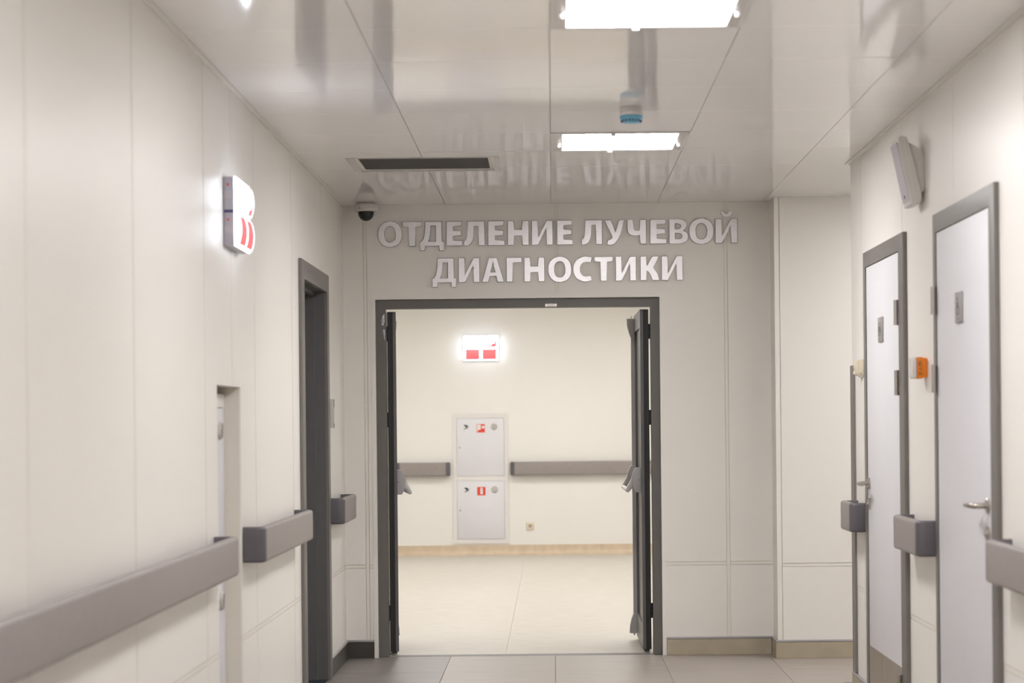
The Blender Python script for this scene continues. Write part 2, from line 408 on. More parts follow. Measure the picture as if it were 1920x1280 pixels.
# angle mouldings where the ceiling meets the side walls
def angle(name, x, s, y0, y1, label):
    pts = [(0, -0.008), (0.002, -0.008), (0.003, -0.003), (0.022, -0.003), (0.023, -0.0008), (0, -0.0008)]
    o = prism(name, [pts], y0, y1, M['trim'], None, lambda u, v, d: (x + s * u, d, H + v))
    return setp(o, label, 'trim', kind='structure')
angle('trim_1', XL, 1, YB, YE, 'thin cream ceiling angle along the left wall')
angle('trim_2', XR, -1, YB, YC + 0.02, 'thin cream ceiling angle along the right wall')
prism('trim_3', [[(-1.017, 0), (-0.995, 0), (-0.995, 2.022), (0.610, 2.022), (0.610, 0), (0.632, 0), (0.632, 2.046), (-1.017, 2.046)]], -0.007, 0.0,
      M['wall'], None, PE)
setp(bpy.data.objects['trim_3'], 'flat cream edge profile framing the double doorway', 'trim', kind='structure')

# ------------------------------------------------------------------ baseboards
def baseboard(name, P, segs, m, label, t=0.013):
    root = boxes(name, [((a, 0.0, -0.002), (b, 0.09, -0.0005)) for a, b in segs], M['grout'], None, P)
    setp(root, label, 'baseboard', kind='structure')
    for a, b in segs:
        n = max(1, int(round((b - a) / 0.6))); L = (b - a) / n
        for k in range(n):
            box('skirting_tile', (a + k * L + 0.001, 0.001, -t), (a + (k + 1) * L - 0.001, 0.089, -0.002), m, root, P)
        box('cap_profile', (a, 0.09, -t - 0.001), (b, 0.102, -0.0005), M['skirt_cap'], root, P, bevel=0.003)
baseboard('baseboard_left', PL, [(YB, 9.872), (11.085, YE - 0.015)], M['skirt_dark'], 'dark skirting tiles along the left wall')
baseboard('baseboard_end_left', PE, [(XL + 0.001, -1.018)], M['skirt_dark'], 'short dark skirting tile left of the doorway')
baseboard('baseboard_end', PE, [(0.633, XP - 0.018)], M['skirt_brown'], 'brown skirting tiles right of the doorway')
baseboard('baseboard_pier', PP, [(XP - 0.016, XS)], M['skirt_brown'], 'brown skirting tiles on the pier')
baseboard('baseboard_pier_side', lambda u, v, d: (XP - 0.004 + d, u, v), [(YP + 0.001, YE - 0.001)], M['skirt_brown'], 'brown skirting tile on the side of the pier')
baseboard('baseboard_right', PR, [(YB, 6.862), (7.972, 8.652), (9.76, YC + 0.012)], M['skirt_brown'], 'brown skirting tiles along the right wall')

# ------------------------------------------------------------------ double doorway with open leaves
d1 = thing('door_1', (-0.19, YE + 0.06, 0), 'graphite metal double door standing open into the bright hall', 'door', kind='structure')
FI = (-0.940, 0.560, 1.970)
fr = prism('door_frame', [[(-0.994, 0.002), (FI[0], 0.002), (FI[0], FI[2]), (FI[1], FI[2]), (FI[1], 0.002), (0.609, 0.002), (0.609, 2.021), (-0.994, 2.021)]],
           0.028, 0.10, M['frame_dark'], d1, PE)
box('strike_plate', (-0.035, 1.975, 0.0262), (0.030, 1.990, 0.028), M['steel'], fr, PE)
box('strike_slot', (-0.022, 1.979, 0.0255), (0.018, 1.986, 0.0262), M['plastic'], fr, PE)
def scrap(name, pts, parent):
    bm = bmesh.new(); vs2 = [bm.verts.new((p[0], YE + p[2], p[1])) for p in pts]
    c = bm.verts.new((sum(p[0] for p in pts) / len(pts), YE + 0.018, sum(p[1] for p in pts) / len(pts)))
    for k in range(len(vs2)): bm.faces.new((vs2[k], vs2[(k + 1) % len(vs2)], c))
    return emit_bm(name, bm, M['film'], parent)
scrap('film_scrap', [(-.965, 1.905, .027), (-.958, 1.925, .022), (-.946, 1.945, .027), (-.944, 1.90, .02), (-.952, 1.875, .027), (-.962, 1.88, .024)], fr)
scrap('film_scrap', [(-.958, 1.845, .027), (-.950, 1.855, .022), (-.943, 1.85, .027), (-.944, 1.79, .022), (-.950, 1.805, .027)], fr)
def leaf(parent, hx, hy, ang, s, tag):
    """leaf hung at (hx,hy); s=+1 the inner face looks towards -X before swinging; local: a along the leaf, b thickness, z"""
    ca, sa = math.cos(ang), math.sin(ang)
    def Q(a, b, z):
        x, y = s * b, a
        return (hx + x * ca - y * sa, hy + x * sa + y * ca, z)
    W, T, Z0, Z1 = 0.80, 0.046, 0.022, 1.958
    st = 0.085
    lf = boxes('door_leaf', [((0, -T, Z0), (st, 0, Z1)), ((W - st, -T, Z0), (W, 0, Z1)), ((st, -T, Z0), (W - st, 0, Z0 + .14)),
                             ((st, -T, Z1 - .1), (W - st, 0, Z1)), ((st, -T, 0.93), (W - st, 0, 1.03))], M['leaf_dark'], parent, Q)
    box('leaf_infill', (st, -T * 0.72, Z0 + .14), (W - st, -T * 0.28, 0.93), M['frame_dark'], lf, Q)
    box('leaf_infill', (st, -T * 0.72, 1.03), (W - st, -T * 0.28, Z1 - .1), M['frame_dark'], lf, Q)
    for b0 in (-T * 0.62, -T * 0.18):
        box('edge_gasket', (-0.0035, b0, Z0 + .002), (0, b0 + 0.010, Z1 - .002), M['gasket'], lf, Q)
    box('edge_gasket', (-0.0015, -T * 0.45, Z0 + .002), (0, -T * 0.20, Z1 - .002), M['gasket'], lf, Q)
    box('drop_seal', (0.004, -T * 0.8, 0.012), (W - 0.004, -T * 0.2, Z0), M['gasket'], lf, Q)
    for z in (0.20, 1.30, 1.79):
        bm = bmesh.new(); p = Q(0.006, 0.0065, z); add_lathe(bm, [(0, 0), (0.0065, 0), (0.0065, 0.04), (0.005, 0.041), (0.005, 0.044), (0.0065, 0.045), (0.0065, 0.085), (0, 0.085)], p, n=12)
        emit_bm('hinge', bm, M['black'], lf, smooth=True)
    # panic bar on the inner face
    body = [(-T, 1.056), (-T - .030, 1.056), (-T - .040, 1.04), (-T - .052, 1.00), (-T - .050, .965), (-T - .040, .935), (-T - .030, .914), (-T, .914)]
    for a0, a1 in ((0.06, 0.12), (W - 0.11, W - 0.04)):
        prism('panic_bar_case', [[p for p in body]], a0, a1, M['greyplastic'], lf, lambda u, v, d: Q(d, u, v), bevel=0.003)
        arm = [(-T - .035, 1.02), (-T - .05, 1.0), (-T - .084, .935), (-T - .086, .92), (-T - .074, .913), (-T - .064, .92), (-T - .03, .975)]
        prism('panic_bar_arm', [arm], a0 + 0.012, a1 - 0.012, M['alu'], lf, lambda u, v, d: Q(d, u, v), bevel=0.003)
    tube('push_bar', [Q(0.075, -T - .076, .926), Q(W - 0.06, -T - .076, .926)], 0.012, M['alu'], lf, n=14)
    lathe('fixing_screw', [(0, 0), (0.003, 0), (0.003, 0.002), (0, 0.002)], Q(0.0585, -T - .008, 0.985), M['black'], lf, axis='Y', n=10)
    # vertical rods with their latches
    box('latch_rod', (W - 0.085, -T - .022, 0.10), (W - 0.050, -T, 1.90), M['greyplastic'], lf, Q)
    for zz, sg in ((1.940, -1), (0.045, 1)):
        prf = [(-T, zz), (-T - .046, zz), (-T - .044, zz + sg * .045), (-T - .034, zz + sg * .085), (-T - .022, zz + sg * .118), (-T, zz + sg * .118)]
        prism('rod_latch', [prf], W - 0.10, W - 0.04, M['greyplastic'], lf, lambda u, v, d: Q(d, u, v), bevel=0.002)
        prism('latch_bolt', [[(-T - .027, zz), (-T - .018, zz - sg * .018), (-T - .009, zz)]], W - 0.08, W - 0.06, M['steel'], lf, lambda u, v, d: Q(d, u, v))
    return lf
lr = leaf(d1, 0.5495, YE + 0.106, math.radians(0.3), 1, 'r'); lr['label'] = 'right door leaf showing its inner face'
ll = leaf(d1, -0.9335, YE + 0.106, math.radians(7.5), -1, 'l'); ll['label'] = 'left door leaf seen edge on'

# ------------------------------------------------------------------ left doorway (deep dark reveal)
d2 = thing('door_2', (XL - 0.1, 10.48, 0), 'dark graphite door set deep in a casing on the left wall', 'door', kind='structure')
cs = prism('door_casing', [[(9.875, 0.002), (9.985, 0.002), (9.985, 2.005), (10.985, 2.005), (10.985, 0.002), (11.078, 0.002), (11.078, 2.094), (9.875, 2.094)]],
           -0.016, -0.0005, M['frame'], d2, PL, bevel=0.0015)
lin = prism('door_lining', [[(9.932, 0.002), (9.985, 0.002), (9.985, 2.005), (10.985, 2.005), (10.985, 0.002), (11.028, 0.002), (11.028, 2.043), (9.932, 2.043)]],
            0.0, 0.20, M['leaf_dark'], d2, PL)
prism('door_rebate', [[(9.986, 0.002), (10.004, 0.002), (10.004, 1.986), (10.966, 1.986), (10.966, 0.002), (10.984, 0.002), (10.984, 2.004), (9.986, 2.004)]],
      0.05, 0.16, M['leaf_dark'], d2, PL)
lf2 = box('door_leaf', (9.99, 0.01, 0.162), (10.98, 2.0, 0.198), M['leaf_dark'], d2, PL, bevel=0.002)
lathe('door_knob', [(0, 0), (0.022, 0), (0.022, 0.01), (0.01, 0.014), (0.01, 0.045), (0, 0.045)], (XL - 0.162, 10.9, 1.03), M['steel'], lf2, axis='X', n=16)

# ------------------------------------------------------------------ white doors on the right wall
def picto_family(leafo, y, z, d):
    for k, yy in enumerate((y + 0.018, y - 0.018)):
        prism('pictogram', [[(yy + 0.006 * math.cos(t), z + 0.026 + 0.006 * math.sin(t)) for t in [i * PI / 6 for i in range(12)]]], d - 0.0006, d, M['greyprint'], leafo, PR)
        sh = [(-.010, .016), (.010, .016), (.012, -.006), (.006, -.006), (.005, -.03), (-.005, -.03), (-.006, -.006), (-.012, -.006)] if k == 0 else \
             [(-.006, .016), (.006, .016), (.015, -.012), (.006, -.012), (.005, -.03), (-.005, -.03), (-.006, -.012), (-.015, -.012)]
        prism('pictogram', [[(yy + a, z + b) for a, b in sh]], d - 0.0006, d, M['greyprint'], leafo, PR)
    box('caption', (y - 0.012, z - 0.040, d - 0.0006), (y + 0.012, z - 0.037, d), M['greyprint'], leafo, PR)
    box('caption', (y - 0.012, z - 0.046, d - 0.0006), (y + 0.012, z - 0.043, d), M['greyprint'], leafo, PR)
def picto_wheelchair(leafo, y, z, d):
    prism('pictogram', [[(y + 0.006 + 0.006 * math.cos(t), z + 0.030 + 0.006 * math.sin(t)) for t in [i * PI / 6 for i in range(12)]]], d - 0.0006, d, M['greyprint'], leafo, PR)
    prism('pictogram', [[(y + .011, z + .021), (y + .002, z + .021), (y + .002, z - .004), (y - .014, z - .004), (y - .021, z - .022), (y - .026, z - .020),
                         (y - .018, z + .003), (y - .005, z + .003), (y - .005, z + .008), (y - .016, z + .008), (y - .016, z + .013), (y + .011, z + .013)]], d - 0.0006, d, M['greyprint'], leafo, PR)
    ring = [i * PI / 10 for i in range(-8, 9)]
    c = [(y + 0.004 + 0.019 * math.cos(t), z - 0.010 + 0.019 * math.sin(t)) for t in ring]
    c2 = [(y + 0.004 + 0.0145 * math.cos(t), z - 0.010 + 0.0145 * math.sin(t)) for t in reversed(ring)]
    prism('pictogram', [c + c2], d - 0.0006, d, M['greyprint'], leafo, PR)
    box('caption', (y - 0.010, z - 0.043, d - 0.0006), (y + 0.010, z - 0.039, d), M['greyprint'], leafo, PR)
def white_door(name, o0, o1, l0, l1, hinge_far, label, picto, sy):
    root = thing(name, (XR, (o0 + o1) / 2, 0), label, 'door', kind='structure')
    zt, zl = 2.080, 2.008
    prism('door_casing', [[(o0, 0.002), (l0 - .004, 0.002), (l0 - .004, zl + .003), (l1 + .004, zl + .003), (l1 + .004, 0.002), (o1, 0.002), (o1, zt), (o0, zt)]],
          -0.018, -0.0005, M['frame'], root, PR, bevel=0.0012)
    ho = DF if o0 > 8 else DN
    prism('door_lining', [[(ho[0] + .001, 0.002), (l0 - .004, 0.002), (l0 - .004, zl + .003), (l1 + .004, zl + .003), (l1 + .004, 0.002), (ho[1] - .001, 0.002), (ho[1] - .001, ho[3] - .001), (ho[0] + .001, ho[3] - .001)]],
          0.0, 0.12, M['frame'], root, PR)
    D0 = -0.014
    lf = box('door_leaf', (l0, 0.006, D0), (l1, zl, D0 + 0.042), M['white'], root, PR, bevel=0.0015)
    box('kick_plate', (l0 + 0.004, 0.012, D0 - 0.0015), (l1 - 0.004, 0.290, D0), M['brush'], lf, PR)
    hy = l1 + 0.002 if hinge_far else l0 - 0.002
    for zc in (0.21, 1.467, 1.757):
        bm = bmesh.new()
        add_lathe(bm, [(0, -.052), (.0095, -.052), (.0095, -.026), (.0085, -.025), (.0095, -.024), (.0095, .024), (.0085, .025), (.0095, .026), (.0095, .052), (0, .052)], (XR - 0.0278, hy, zc), n=16)
        emit_bm('hinge', bm, M['steel'], lf, smooth=True)
    ay = l0 + 0.05 if hinge_far else l1 - 0.05
    dr = 1 if hinge_far else -1
    lathe('handle_rose', [(0, 0), (-0, 0), (0.026, 0), (0.026, -0.007), (0.023, -0.010), (0, -0.010)], (XR + D0, ay, 1.028), M['steel'], lf, axis='X', n=24)
    p = [(XR + D0 - .008, ay, 1.028), (XR + D0 - .036, ay, 1.028), (XR + D0 - .047, ay + dr * .006, 1.028), (XR + D0 - .052, ay + dr * .018, 1.028), (XR + D0 - .052, ay + dr * .125, 1.028)]
    tube('handle_lever', p, 0.0095, M['steel'], lf, n=14)
    lathe('lock_rose', [(0, 0), (0.026, 0), (0.026, -0.007), (0.022, -0.010), (0.010, -0.010), (0.009, -0.016), (0, -0.016)], (XR + D0, ay, 0.935), M['steel'], lf, axis='X', n=24)
    tube('key_string', [(XR + D0 - .012, ay, 1.0), (XR + D0 - .018, ay + dr * .03, .985), (XR + D0 - .012, ay + dr * .04, .95), (XR + D0 - .006, ay + dr * .036, .915)], 0.0009, M['plastic'], lf, n=6)
    pl = box('sign_plate', (sy - 0.055, 1.654, D0 - 0.009), (sy + 0.055, 1.762, D0), M['plate'], lf, PR, bevel=0.003)
    picto(lf, sy, 1.708, D0 - 0.009)
    return root
white_door('door_3', 8.655, 9.757, 8.775, 9.685, False, 'white door with lower steel kick plate, nearer the corner guard', picto_family, 9.245)
white_door('door_4', 6.865, 7.969, 6.955, 7.912, True, 'white door with a wheelchair plate, between two handrail ends', picto_wheelchair, 7.465)

# ------------------------------------------------------------------ handrails
RZ0, RZ1, RP, RT = 0.798, 0.934, 0.086, 0.028
def rail_profile():
    """closed outline in (n outward, z): flat front, rounded top and bottom, thin vinyl shell section"""
    pts = []; h = (RZ1 - RZ0) / 2; zc = (RZ0 + RZ1) / 2
    r = 0.013
    for cxx, czz, a0 in ((RT / 2 - r, h - r, 0), (-RT / 2 + r * .6, h - r * .6, 1), (-RT / 2 + r * .6, -h + r * .6, 2), (RT / 2 - r, -h + r, 3)):
        rr = r if a0 in (0, 3) else r * .6
        for k in range(5):
            t = a0 * PI / 2 + k * PI / 8
            pts.append((cxx + rr * math.cos(t), zc + czz + rr * math.sin(t)))
    return pts
def sweep(bm, path, P):
    """profile swept along a path of (u, n): u along the wall, n out of it"""
    prof = rail_profile(); rings = []
    for i, p in enumerate(path):
        a = Vector(path[max(i - 1, 0)]); b = Vector(path[min(i + 1, len(path) - 1)])
        t = (b - a).normalized(); nrm = Vector((-t.y, t.x))
        rings.append([bm.verts.new(P(p[0] + nrm.x * q, z, -(p[1] + nrm.y * q))) for q, z in prof])
    n = len(prof)
    for A, B in zip(rings, rings[1:]):
        for k in range(n): bm.faces.new((A[k], A[(k + 1) % n], B[(k + 1) % n], B[k]))
    bm.faces.new(rings[0]); bm.faces.new(rings[-1][::-1])
def handrail(P, u0, u1, label, group=None, ends=(True, True), rp=RP):
    base = P((u0 + u1) / 2, 0, -0.04)
    root = thing('handrail', (base[0], base[1], RZ0), label, 'handrail', group)
    n0 = rp - RT / 2; cr = 0.022; ln = 0.045
    s0 = u0 + (ln + 0.0 if ends[0] else 0); s1 = u1 - (ln if ends[1] else 0)
    bm = bmesh.new(); sweep(bm, [(s0, n0), (s1, n0)], P); emit_bm('rail', bm, M['rail'], root, smooth=True)
    for e, (uu, sg) in enumerate(((u0, 1), (u1, -1))):
        if not ends[e]: continue
        c = uu + sg * RT / 2
        pth = [(c, 0.0012), (c, n0 - cr)] + [(c + sg * cr * (1 - math.cos(t)), n0 - cr + cr * math.sin(t)) for t in [k * PI / 12 for k in range(1, 6)]] + [(c + sg * cr, n0), (c + sg * (ln - RT / 2 - 0.0008), n0)]
        if sg < 0: pth = pth[::-1]
        bm = bmesh.new(); sweep(bm, pth, P); emit_bm('end_return', bm, M['cap'], root, smooth=True)
    k = 0
    n = max(1, int((s1 - s0) / 0.9))
    for i in range(n):
        u = s0 + (s1 - s0) * (i + 0.5) / n
        box('bracket', (u - 0.02, 0.84, -(rp - RT + .001)), (u + 0.02, 0.885, -0.001), M['cap'], root, P)
    return root
handrail(PL, YB, 7.37, 'long grey handrail on the left wall ending at the cabinet recess', ends=(False, True))
handrail(PL, 8.022, 9.655, 'grey handrail between the cabinet recess and the dark doorway')
handrail(PL, 11.082, 11.77, 'short grey handrail beside the dark doorway in the corridor corner')
handrail(PR, 9.765, 10.125, 'stub of grey handrail by the corner guard')
handrail(PR, 7.978, 8.56, 'short grey handrail between the two white doors')
handrail(PR, YB, 6.745, 'grey handrail beside the wheelchair-plate door', ends=(False, True))
handrail(PF, -1.576, -1.027, 'short grey handrail left of the fire cabinet in the hall')
handrail(PF, -0.427, 3.0, 'long grey handrail right of the fire cabinet in the hall')

# ------------------------------------------------------------------ ceiling lamps
def ceiling_lamp(x, y, label, material, z=H, group=None):
    t = thing('ceiling_lamp', (x + 0.3, y + 0.3, z), label, 'ceiling lamp', group)
    fr = prism('lamp_frame', [[(x, y), (x + .6, y), (x + .6, y + .6), (x, y + .6)], [(x + .052, y + .042), (x + .052, y + .572), (x + .552, y + .572), (x + .552, y + .042)]],
               z - 0.003, z + 0.016, M['lampframe'], t)
    box('diffuser', (x + .053, y + .043, z + 0.001), (x + .551, y + .571, z + 0.014), material, t)
    for (a, b) in ((x + .27, y + .571), (x + .27, y + .029)):
        prism('clip', [[(a - .010, b), (a + .010, b), (a + .007, b + .018), (a - .007, b + .018)]], z - 0.012, z - 0.003, M['knob'], t)
    for a in (x + .036, x + .568):
        lathe('retainer_knob', [(0, -.022), (.006, -.021), (.009, -.016), (.007, -.010), (.011, -.004), (.011, -.003), (0, -.003)], (a, y + .33, z), M['knob'], t, n=14)
    for (a0, a1) in ((x + .006, x + .010), (x + .590, x + .594)):
        box('spring_rim', (a0, y + .03, z - 0.006), (a1, y + .57, z - 0.003), M['knob'], t)
    return t
l0 = ceiling_lamp(*LAMPS[0], 'lit square ceiling lamp with a smoke detector just before it', M['lampfar'])
l1 = ceiling_lamp(*LAMPS[1], 'lit square ceiling lamp one bay before the smoke detector', M['lamp'])
for (x, y), lab in zip(LAMPS[2:] + LAMP_P, ('lit square ceiling lamp two bays before the smoke detector', 'lit square ceiling lamp three bays before the smoke detector', 'lit square ceiling lamp next to the back wall of the corridor', 'lit square ceiling lamp in the side passage')):
    c = copy_tree(l1); c.location = (x + .3, y + .3, H); c['label'] = lab
hl = ceiling_lamp(-1.3, 13.3, 'lit square lamp in the hall ceiling', M['halllamp'], 2.7 - 0.017, 'hall ceiling lamps')
for x, y in [(0.4, 13.3), (-1.3, 16.2), (0.4, 16.2), (-1.3, 19.1), (0.4, 19.1), (-3.3, 14.7), (-3.3, 18.2), (2.4, 14.7), (2.4, 18.2)]:
    c = copy_tree(hl); c.location = (x + .3, y + .3, 2.7 - 0.017)

# ------------------------------------------------------------------ ceiling vent
vt = thing('air_vent', ((VENT[0] + VENT[1]) / 2, (VENT[2] + VENT[3]) / 2, H), 'recessed dark rectangular air vent in the ceiling cassettes', 'vent')
x0, x1, y0, y1 = VENT
prism('vent_frame', [[(x0 - .028, y0 - .012), (x1 + .028, y0 - .012), (x1 + .028, y1 + .012), (x0 - .028, y1 + .012)], [(x0 + .004, y0 + .004), (x0 + .004, y1 - .004), (x1 - .004, y1 - .004), (x1 - .004, y0 + .004)]],
      H - 0.0025, H - 0.0005, M['lampframe'], vt)
prism('vent_collar', [[(x0 + .001, y0 + .001), (x1 - .001, y0 + .001), (x1 - .001, y1 - .001), (x0 + .001, y1 - .001)], [(x0 + .004, y0 + .004), (x0 + .004, y1 - .004), (x1 - .004, y1 - .004), (x1 - .004, y0 + .004)]],
      H - 0.0005, H + 0.019, M['trim'], vt)
box('filter_mesh', (x0 + .024, y0 + .012, H + 0.010), (x1 - .024, y1 - .006, H + 0.014), M['dark_grille'], vt)
prism('filter_rim', [[(x0 + .005, y0 + .005), (x1 - .005, y0 + .005), (x1 - .005, y1 - .005), (x0 + .005, y1 - .005)], [(x0 + .024, y0 + .012), (x0 + .024, y1 - .006), (x1 - .024, y1 - .006), (x1 - .024, y0 + .012)]],
      H + 0.008, H + 0.014, M['trim'], vt)

# ------------------------------------------------------------------ smoke detector and dome camera
t = thing('smoke_detector', (0.322, 8.37, H), 'small smoke detector with a blue dust cap on the ceiling', 'smoke detector')
c0 = (0.322, 8.37, H)
lathe('base', [(0, -.0005), (.044, -.0005), (.045, -.004), (.045, -.018), (.0435, -.019), (.045, -.020), (.0445, -.032), (.043, -.034), (0, -.034)], c0, M['plastic'], t)
cap = lathe('dust_cap', [(0, -.0342), (.0455, -.0342), (.046, -.036), (.046, -.044), (.044, -.047), (.034, -.060), (.030, -.0615), (0, -.062)], c0, M['blue'], t)
for k in range(18):
    a = 2 * PI * k / 18
    bm = bmesh.new(); cxx, cyy = 0.322 + .0395 * math.cos(a), 8.37 + .0395 * math.sin(a)
    add_box(bm, (cxx - .002, cyy - .002, H - .059), (cxx + .002, cyy + .002, H - .048))
    emit_bm('cap_slot', bm, M['indigo'], cap)
t = thing('dome_camera', (-1.030, 11.865, H), 'white dome security camera with black bubble in the ceiling corner', 'camera')
c0 = (-1.030, 11.865, H)
lathe('mount_base', [(0, -.0005), (.050, -.0005), (.052, -.006), (.052, -.012), (0, -.012)], c0, M['plastic'], t)
hs = lathe('housing', [(0, -.0122), (.064, -.0122), (.067, -.016), (.068, -.034), (.066, -.036), (.068, -.037), (.067, -.044), (.062, -.048), (.045, -.050), (0, -.050)], c0, M['plastic'], t, n=36)
lathe('dome', [(.0445, -.0502)] + [(.0445 * math.cos(a), -.056 - .046 * math.sin(a)) for a in [k * PI / 20 for k in range(0, 10)]] + [(0, -.102)], c0, M['black'], t, n=36)
box('housing_seam', (-1.060, 11.8035, H - .040), (-1.058, 11.8055, H - .024), M['black'], hs)

# ------------------------------------------------------------------ lit exit signs (built facing -Y, then copied and turned)
def exit_sign(loc, label, group):
    t = thing('exit_sign', loc, label, 'exit sign', group)
    X, Y, Z = loc; W, h = 0.35, 0.124
    hb = box('housing', (X - W / 2, Y - 0.040, Z), (X + W / 2, Y - 0.0008, Z + 2 * h + 0.002), M['signhouse'], t, bevel=0.004)
    for k in (0, 1):
        z0 = Z + k * (h + 0.002) + 0.001; z1 = z0 + h - 0.002
        def prof(o, a, b):
            return [(Y - 0.046 - o - (0.017 * math.sin(PI * q) ** 0.55 if 0 < q < 1 else 0), z0 + q * (z1 - z0)) for q in [a + (b - a) * i / 12 for i in range(13)]]
        pf = prof(0, 0, 1)
        df = prism('diffuser', [pf + [(Y - 0.0402, z1), (Y - 0.0402, z0)]], X - W / 2 + .001, X + W / 2 - .001, M['signlit'], t, lambda u, v, d: (d, u, v), smooth=True)
        def skin(nm, xa, xb, a, b, mm):
            o1, o2 = prof(0.0012, a, b), prof(0.0003, a, b)
            prism(nm, [o1 + o2[::-1]], X + xa, X + xb, mm, df, lambda u, v, d: (d, u, v))
        if k == 0:
            skin('red_panel', -0.154, -0.014, 0.07, 0.93, M['signred']); skin('red_panel', 0.014, 0.154, 0.07, 0.93, M['signred'])
        else:
            skin('red_panel', 0.070, 0.154, 0.07, 0.22, M['signred']); skin('red_panel', 0.105, 0.154, 0.82, 0.94, M['signred']); skin('red_panel', 0.105, 0.154, 0.22, 0.36, M['signred'])
            skin('red_panel', 0.135, 0.154, 0.36, 0.60, M['signred'])
        zz = z0 + 0.09
        for s in (-1, 1):
            box('indicator', (X + s * (W / 2 + .0006) - .0006, Y - .022, zz), (X + s * (W / 2 + .0006) + .0006, Y - .014, zz + .008), M['red'], hb)
            box('side_clip', (X + s * (W / 2 + .0006) - .0006, Y - .034, z0 + 0.045), (X + s * (W / 2 + .0006) + .0006, Y - .004, z0 + 0.070), M['lilac'], hb)
    for s in (-1, 1):
        box('latch', (X + s * (W / 2 + .001) - .001, Y - .036, Z + h - .004), (X + s * (W / 2 + .001) + .001, Y - .004, Z + h + .006), M['indigo'], hb)
    return t
es = exit_sign((-0.709, YF, 1.947), 'lit red and white sign above the fire cabinet on the hall wall', 'lit wall signs')
c = copy_tree(es); c.location = (XL, 7.800, 1.962); c.rotation_euler = (0, 0, PI / 2)
c['label'] = 'lit red and white sign high on the left corridor wall'

# ------------------------------------------------------------------ fire cabinets (built facing -Y)
def fire_cabinet(label):
    X, Y = (CABX[0] + CABX[1]) / 2, YF; Wd = CABX[1] - CABX[0]; z0, z1 = CABZ
    t = thing('fire_cabinet', (X, Y, z0), label, 'fire cabinet', 'recessed fire cabinets')
    px = Wd / 486.0; xa = CABX[0] - 82 * px; za = z1 + 48 * px * 1.0; pz = (z1 - z0) / 1124.0; za = z1 + 48 * pz
    U = lambda u: xa + u * px; V = lambda v: za - v * pz
    box('cabinet_body', (CABX[0] + .035, Y - 0.002, z0 + .035), (CABX[1] - .035, Y + 0.15, z1 - .035), M['whitemetal'], t)
    frp = [[(CABX[0], z0), (CABX[1], z0), (CABX[1], z1), (CABX[0], z1)]]
    hol = [(U(117), U(533), V(592), V(90)), (U(117), U(533), V(1135), V(629))]
    for h in hol: frp.append([(h[0], h[2]), (h[0], h[3]), (h[1], h[3]), (h[1], h[2])])
    prism('cabinet_frame', frp, -0.012, -0.0025, M['whitemetal'], t, PF)
    for k, h in enumerate(hol):
        g = 0.0025; d = box('cabinet_door', (h[0] + g, h[2] + g, -0.013), (h[1] - g, h[3] - g, -0.003), M['white'], t, PF, bevel=0.0015)
        o = 0 if k == 0 else 542; s0, s1 = -0.0136, -0.013
        poly = lambda pts: [[(U(a), V(b + o)) for a, b in pts]]
        prism('black_sticker', poly([(178, 147), (200, 146), (215, 152), (214, 166), (234, 147), (218, 168), (217, 182), (210, 172), (196, 184), (178, 186), (192, 176), (202, 167), (190, 160)]), s0, s1, M['print'], d, PF)
        rd = prism('red_sticker', poly([(293, 141), (365, 141), (365, 214), (293, 214)]), s0, s1, M['red'], d, PF)
        if k == 0:
            prism('white_symbol', poly([(297, 146), (330, 146), (330, 190), (308, 190), (304, 205), (297, 205)]), s0 - .0004, s0, M['whitemetal'], d, PF)
            prism('white_symbol', poly([(350 + 13 * math.cos(q), 168 + 13 * math.sin(q)) for q in [i * PI / 8 for i in range(16)]]), s0 - .0004, s0, M['whitemetal'], d, PF)
        else:
            prism('white_symbol', poly([(320, 204), (320, 156), (326, 146), (338, 148), (343, 160), (343, 204)]), s0 - .0004, s0, M['whitemetal'], d, PF)
        cx_, cz_ = U(445), V(165 + o); r = 29 * px
        hd = lathe('round_handle', [(0, 0), (r, 0), (r, -0.006), (r * .86, -0.012), (r * .8, -0.006), (0, -0.005)], (cx_, YF - 0.013, cz_), M['handle'], d, axis='Y', n=24)
        box('handle_grip', (cx_ - .004, cz_ - r * .8, -0.026), (cx_ + .004, cz_ + r * .25, -0.018), M['plate'], d, PF)
        lathe('lock', [(0, 0), (0.009, 0), (0.008, -0.004), (0, -0.004)], (U(143), YF - 0.013, V(343 + o)), M['steel'], d, axis='Y', n=14)
    return t
fc = fire_cabinet('white two-door fire cabinet set in the hall wall between handrails')
c = copy_tree(fc); c.rotation_euler = (0, 0, PI / 2); c.location = (XL - 0.072, (NICHE[0] + NICHE[1]) / 2, 0.130)
c['label'] = 'white fire cabinet sunk in the recess of the left corridor wall'

# ------------------------------------------------------------------ socket, name plate, switches, call unit, corner guard
t = thing('power_socket', (-0.235, YF, 0.246), 'cream power socket low on the hall wall', 'socket')
box('socket_plate', (-0.275, 0.246, -0.009), (-0.195, 0.326, -0.0008), M['cream'], t, PF, bevel=0.003)
lathe('socket_well', [(.026, 0), (.026, -.004), (.022, -.004), (.020, 0.0), (0, 0.0)], (-0.235, YF - .009, 0.288), M['strip'], t, axis='Y', n=24)
lathe('socket_core', [(0, -.0006), (.019, -.0006), (.019, 0), (0, 0)], (-0.235, YF - .0095, 0.288), M['tan'], t, axis='Y', n=20)

